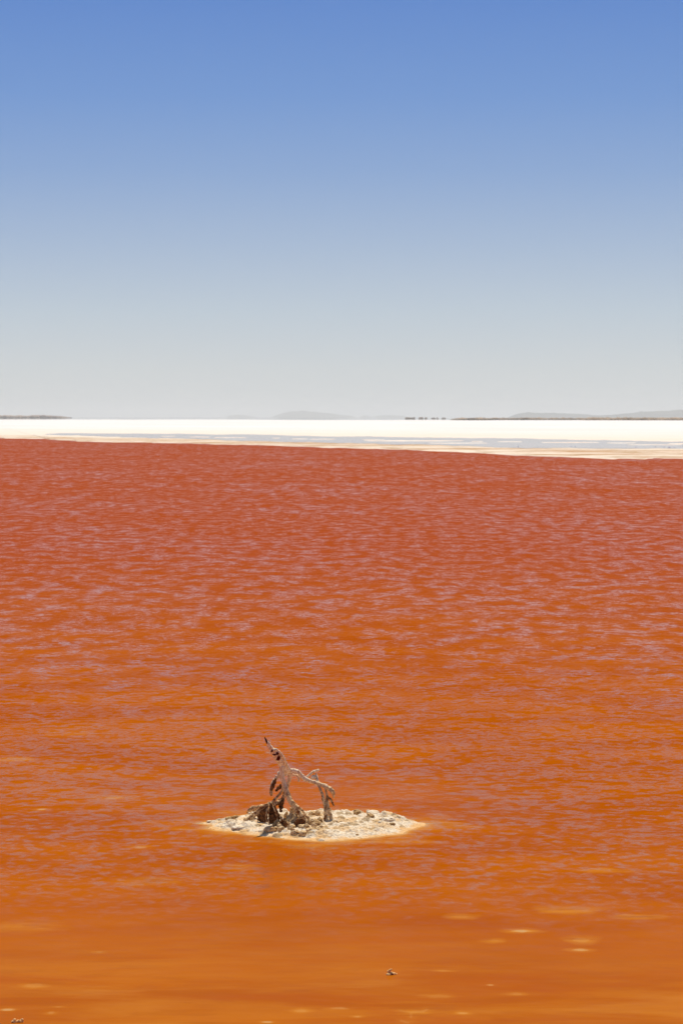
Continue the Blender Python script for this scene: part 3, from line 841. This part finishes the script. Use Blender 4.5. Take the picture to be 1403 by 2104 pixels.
# dark rotten plates hanging under the left root, and dark slabs for shaded cavities
def plate(name, poly, d0, d1, th, m, label=None):
    """jagged thick slab: photo outline poly, depth offsets at its left and right end"""
    px = [p[0] for p in poly]; a, b = min(px), max(px)
    pts = []
    for i, p in enumerate(poly):
        q = poly[(i + 1) % len(poly)]
        for s in range(5):
            t = s / 5
            x, y = p[0] * (1 - t) + q[0] * t, p[1] * (1 - t) + q[1] * t
            k = float(fbm(x * 0.3, y * 0.3, 7.0, 3, 0.6))
            x += k * 1.8 * (s > 0); y += float(fbm(x * 0.5, y * 0.3, 17.0, 3, 0.6)) * 3.0 * (s > 0)
            pts.append((x, y))
    bm = bmesh.new()
    off = Vector(stump.location)
    fr, bk = [], []
    for x, y in pts:
        Yd = SY + d0 + (d1 - d0) * (x - a) / max(b - a, 1e-3)
        fr.append(bm.verts.new(at(x, y, Yd - th / 2) - off)); bk.append(bm.verts.new(at(x, y, Yd + th / 2) - off))
    bm.faces.new(fr); bm.faces.new(bk[::-1])
    n = len(pts)
    for i in range(n):
        bm.faces.new((fr[i], bk[i], bk[(i + 1) % n], fr[(i + 1) % n]))
    bmesh.ops.recalc_face_normals(bm, faces=bm.faces)
    bmesh.ops.triangulate(bm, faces=bm.faces)
    me = bpy.data.meshes.new(name); bm.to_mesh(me); bm.free()
    o = link(name, me, m, stump, smooth=False)
    md = o.modifiers.new('r', 'REMESH'); md.mode = 'VOXEL'; md.voxel_size = 0.0016
    dg = bpy.context.evaluated_depsgraph_get()
    me2 = bpy.data.meshes.new_from_object(o.evaluated_get(dg)); o.modifiers.clear(); o.data = me2; me2.name = name
    nvx = len(me2.vertices)
    co = np.empty(nvx * 3); me2.vertices.foreach_get('co', co); co = co.reshape(-1, 3)
    no = np.empty(nvx * 3); me2.vertices.foreach_get('normal', no); no = no.reshape(-1, 3)
    co = co + no * (fbm(co[:, 0] * 60, co[:, 1] * 60, co[:, 2] * 30, 4, 0.65) * 0.008)[:, None]
    me2.vertices.foreach_set('co', co.reshape(-1))
    if not me2.materials: me2.materials.append(m)
    me2.polygons.foreach_set('use_smooth', [True] * len(me2.polygons)); me2.update()
    return o
plate('bark_and_shade_flap', [(556,1650),(562,1656),(570,1664),(575,1674),(570,1688),(562,1694),(552,1693),(551,1670)], -0.075, -0.05, 0.012, M_dark)
plate('bark_and_shade_flap', [(546,1658),(551,1655),(550,1690),(545,1687),(540,1689),(530,1687),(529,1682),(534,1672),(540,1664)], -0.02, -0.055, 0.010, M_dark)
plate('bark_and_shade_flap', [(575,1646),(583,1640),(584,1648),(580,1660),(577,1668),(573,1662),(571,1654)], 0.03, 0.03, 0.010, M_dark)
fused('root', [[(551.6,1652,1.0,-0.03),(552,1662,1.1,-0.07),(552,1678,1.0,-0.088),(552,1686,0.9,-0.09),(552,1697,1.1,-0.095)],[(549,1656,1.2,-0.04),(548,1668,1.4,-0.062),(547,1680,1.3,-0.068),(548,1690,1.2,-0.07)],[(560,1656,1.2,-0.07),(565,1668,1.1,-0.078),(569,1680,1.3,-0.08),(570,1694,1.4,-0.085)]], voxel=0.0009, am=0.0006)
plate('bark_and_shade_flap', [(605,1690),(612,1684),(620,1682),(627,1688),(628,1697),(620,1703),(610,1702),(604,1697)], -0.195, -0.20, 0.012, M_dark)  # dark slab in place of the shaded cavity under the legs
plate('bark_and_shade_flap', [(575,1692),(580,1686),(588,1688),(590,1698),(586,1702),(578,1699)], -0.19, -0.195, 0.010, M_dark)  # second dark slab, painted shade in a gap of the jumble
fused('salt_clump', [[(602,1661,2.4,-0.02),(600,1668,3.6,-0.03),(597,1677,4.2,-0.045),(594,1687,5.0,-0.06),(592,1694,5.5,-0.07)],
                     [(610,1666,2.2,-0.03),(608,1676,3.6,-0.04),(605,1687,4.4,-0.07),(602,1696,5.5,-0.09)],
                     [(618,1676,2.0,-0.07),(617,1684,3.0,-0.09),(614,1693,3.8,-0.11)]], m=M_tan, am=0.003, knobs=34, kn_r=(1.2, 2.8))
fused('salt_clump', [[(634,1694,3.4,-0.11),(640,1697,4.2,-0.12),(647,1693,3.8,-0.10),(655,1690,3.0,-0.09),(659,1693,2.6,-0.09)],
                     [(647,1693,2.6,-0.10),(650,1701,3.2,-0.13)]], m=M_tan, am=0.003, knobs=22, kn_r=(1.4, 2.8))
fused('salt_clump', [[(612,1714,2.6,-0.215),(622,1712,3.6,-0.21),(634,1710,4.2,-0.205),(646,1708,4.6,-0.20),(658,1705,5.0,-0.195),(668,1702,5.0,-0.18),(675,1703,3.6,-0.17)]], m=M_tan, am=0.003, knobs=40, kn_r=(1.2, 2.6))
# hollows of red rot in the trunk, and the dark spike on top
def hollow(px, py, rx, rz, d):
    bm = bmesh.new()
    blob(bm, (0, 0, 0), rx * PXM, 2.5 * PXM, rz * PXM, random.random() * 99, 3, 0.45, 2.0)
    me = bpy.data.meshes.new('rot_hollow'); bm.to_mesh(me); bm.free()
    o = link('rot_hollow', me, M_red, stump)
    o.location = at(px, py, SY + d) - Vector(stump.location)
    o['label'] = 'dark red hollow of rot in the trunk'
hollow(558.5,1542,2.8,4.0,-0.135); hollow(563.5,1550,3.8,3.0,-0.124); hollow(569.5,1549,3.0,3.0,-0.122); hollow(571,1558,4.6,5.0,-0.110)
o = fused('salt_clump', [[(561,1542,2.2,-0.140),(565,1541,3.4,-0.138),(569,1542,2.6,-0.130)]], m=M_white, am=0.001)
o = fused('splinter', [[(543.2,1514.6,0.25,-0.155),(545.5,1519,1.6,-0.152),(547.5,1523.5,2.1,-0.152),(549.5,1528,2.0,-0.148)]], m=M_spike, voxel=0.0008, am=0.0006)
o['label'] = 'dark pointed splinter at the top of the trunk'
fused('splinter', [[(552,1527,1.6,-0.146),(553,1522,0.8,-0.146),(553.5,1520,0.4,-0.146)]], voxel=0.0007, am=0.0004)
fused('twig', [[(559,1547.5,0.7,-0.12),(553,1547.5,0.6,-0.12),(549,1546.6,0.5,-0.12),(546,1547.2,0.4,-0.12)]], voxel=0.0006, am=0.0003)
fused('splinter', [[(627,1603,1.4,0.0),(628,1607,0.8,0.0),(629,1609,0.3,0.0)]], voxel=0.0007, am=0.0004)

# two dry stalks at the back edge of the islet
M_straw = land_mat('straw', (0.55, 0.40, 0.26), (0.62, 0.48, 0.34), 3.0)
for pa, pb, lab in (((718,1657),(714,1648),'thin dry stalk leaning left at the back edge of the islet'),((736,1657),(744,1650.5),'thin dry stalk leaning right at the back edge of the islet')):
    g = on_islet(*pa)
    bm = bmesh.new(); top = at(pb[0], pb[1], g.y + 0.01) - g
    n = 6; rings = []
    for i in range(n):
        t = i / (n - 1); c = top * t + Vector((0.002 * math.sin(t * 3), 0, 0.0)); r = 0.0011 * (1 - 0.7 * t)
        rings.append([bm.verts.new(c + Vector((math.cos(k * 1.047) * r, math.sin(k * 1.047) * r, 0))) for k in range(6)])
    for a_, b_ in zip(rings, rings[1:]):
        for k in range(6): bm.faces.new((a_[k], a_[(k + 1) % 6], b_[(k + 1) % 6], b_[k]))
    me = bpy.data.meshes.new('dry_stalk'); bm.to_mesh(me); bm.free()
    o = link('dry_stalk', me, M_straw); o.location = g
    tag(o, lab, 'stalk', 'dry stalks on the islet')

# ------------------------------------------------------------------ lone salt rocks in the water
M_rock = knob_mat('orange_rock', (0.92, 0.58, 0.26), (0.85, 0.36, 0.08), (0.55, 0.18, 0.05), 0.002)
def rock(px, py, pieces, label, reds=()):
    g = ground(px, py)
    bm = bmesh.new()
    k = g.y / F
    for dx, dz, r, dy in pieces:
        blob(bm, (dx * k, dy, max(dz, 0) * k), r * k, r * k * 0.9, r * k * 0.85, random.random() * 99, 3, 0.4, 1.8)
    me = bpy.data.meshes.new('salt_rock'); bm.to_mesh(me); bm.free()
    root = empty('salt_rock', g)
    tag(root, label, 'rock', 'salt rocks breaking the water')
    link('body', me, M_rock, root)
    bm = bmesh.new()
    for dx, dz, r, dy in reds:
        blob(bm, (dx * k, dy, dz * k), r * k, r * k * 0.6, r * k * 0.8, random.random() * 99, 3, 0.3)  # small dark red blobs on the near side
    if reds:
        me = bpy.data.meshes.new('red_patch'); bm.to_mesh(me); bm.free()
        link('red_patch', me, M_red, root)
rock(802, 2004.5, [(-4,0,4.6,0),(0,3,4.6,0.008),(4,1,4.6,0.006),(-1,9,3.0,0.006),(1.6,10.5,2.2,0.006),(-4.5,7,2.4,0.004),(8,1,3.6,0.01),(12,0,2.6,0.012)],
     'small tan and red salt rock standing alone in the foreground water', [(3.6,2.4,1.9,-0.003)])
rock(36, 2102, [(-8,0,5,0),(-6,5,3.2,0),(0,1,4,0.004),(7,1,5,0.004),(9,5,3,0.004),(3,4,2,0)],
     'tan salt rock with two pale tips at the bottom left corner', [(-9,1,1.8,-0.006)])

# ------------------------------------------------------------------ haze over the whole plain
HZ = 1.0e-4
m = bpy.data.materials.new('haze'); m.use_nodes = True
t = m.node_tree; t.nodes.clear()
mo = t.nodes.new('ShaderNodeOutputMaterial'); pv = t.nodes.new('ShaderNodeVolumePrincipled')
pv.inputs['Color'].default_value = (0.88, 0.885, 0.86, 1)
pv.inputs['Density'].default_value = HZ
pv.inputs['Anisotropy'].default_value = 0.38
t.links.new(pv.outputs[0], mo.inputs['Volume'])
bm = bmesh.new()
bmesh.ops.create_cube(bm, size=1.0)
for v in bm.verts:
    v.co = Vector((v.co.x * 60000, 16950 + v.co.y * 34200, (-1.6 if v.co.z < 0 else 70)))
me = bpy.data.meshes.new('haze'); bm.to_mesh(me); bm.free()
struct(link('haze', me, m, smooth=False), 'stuff')
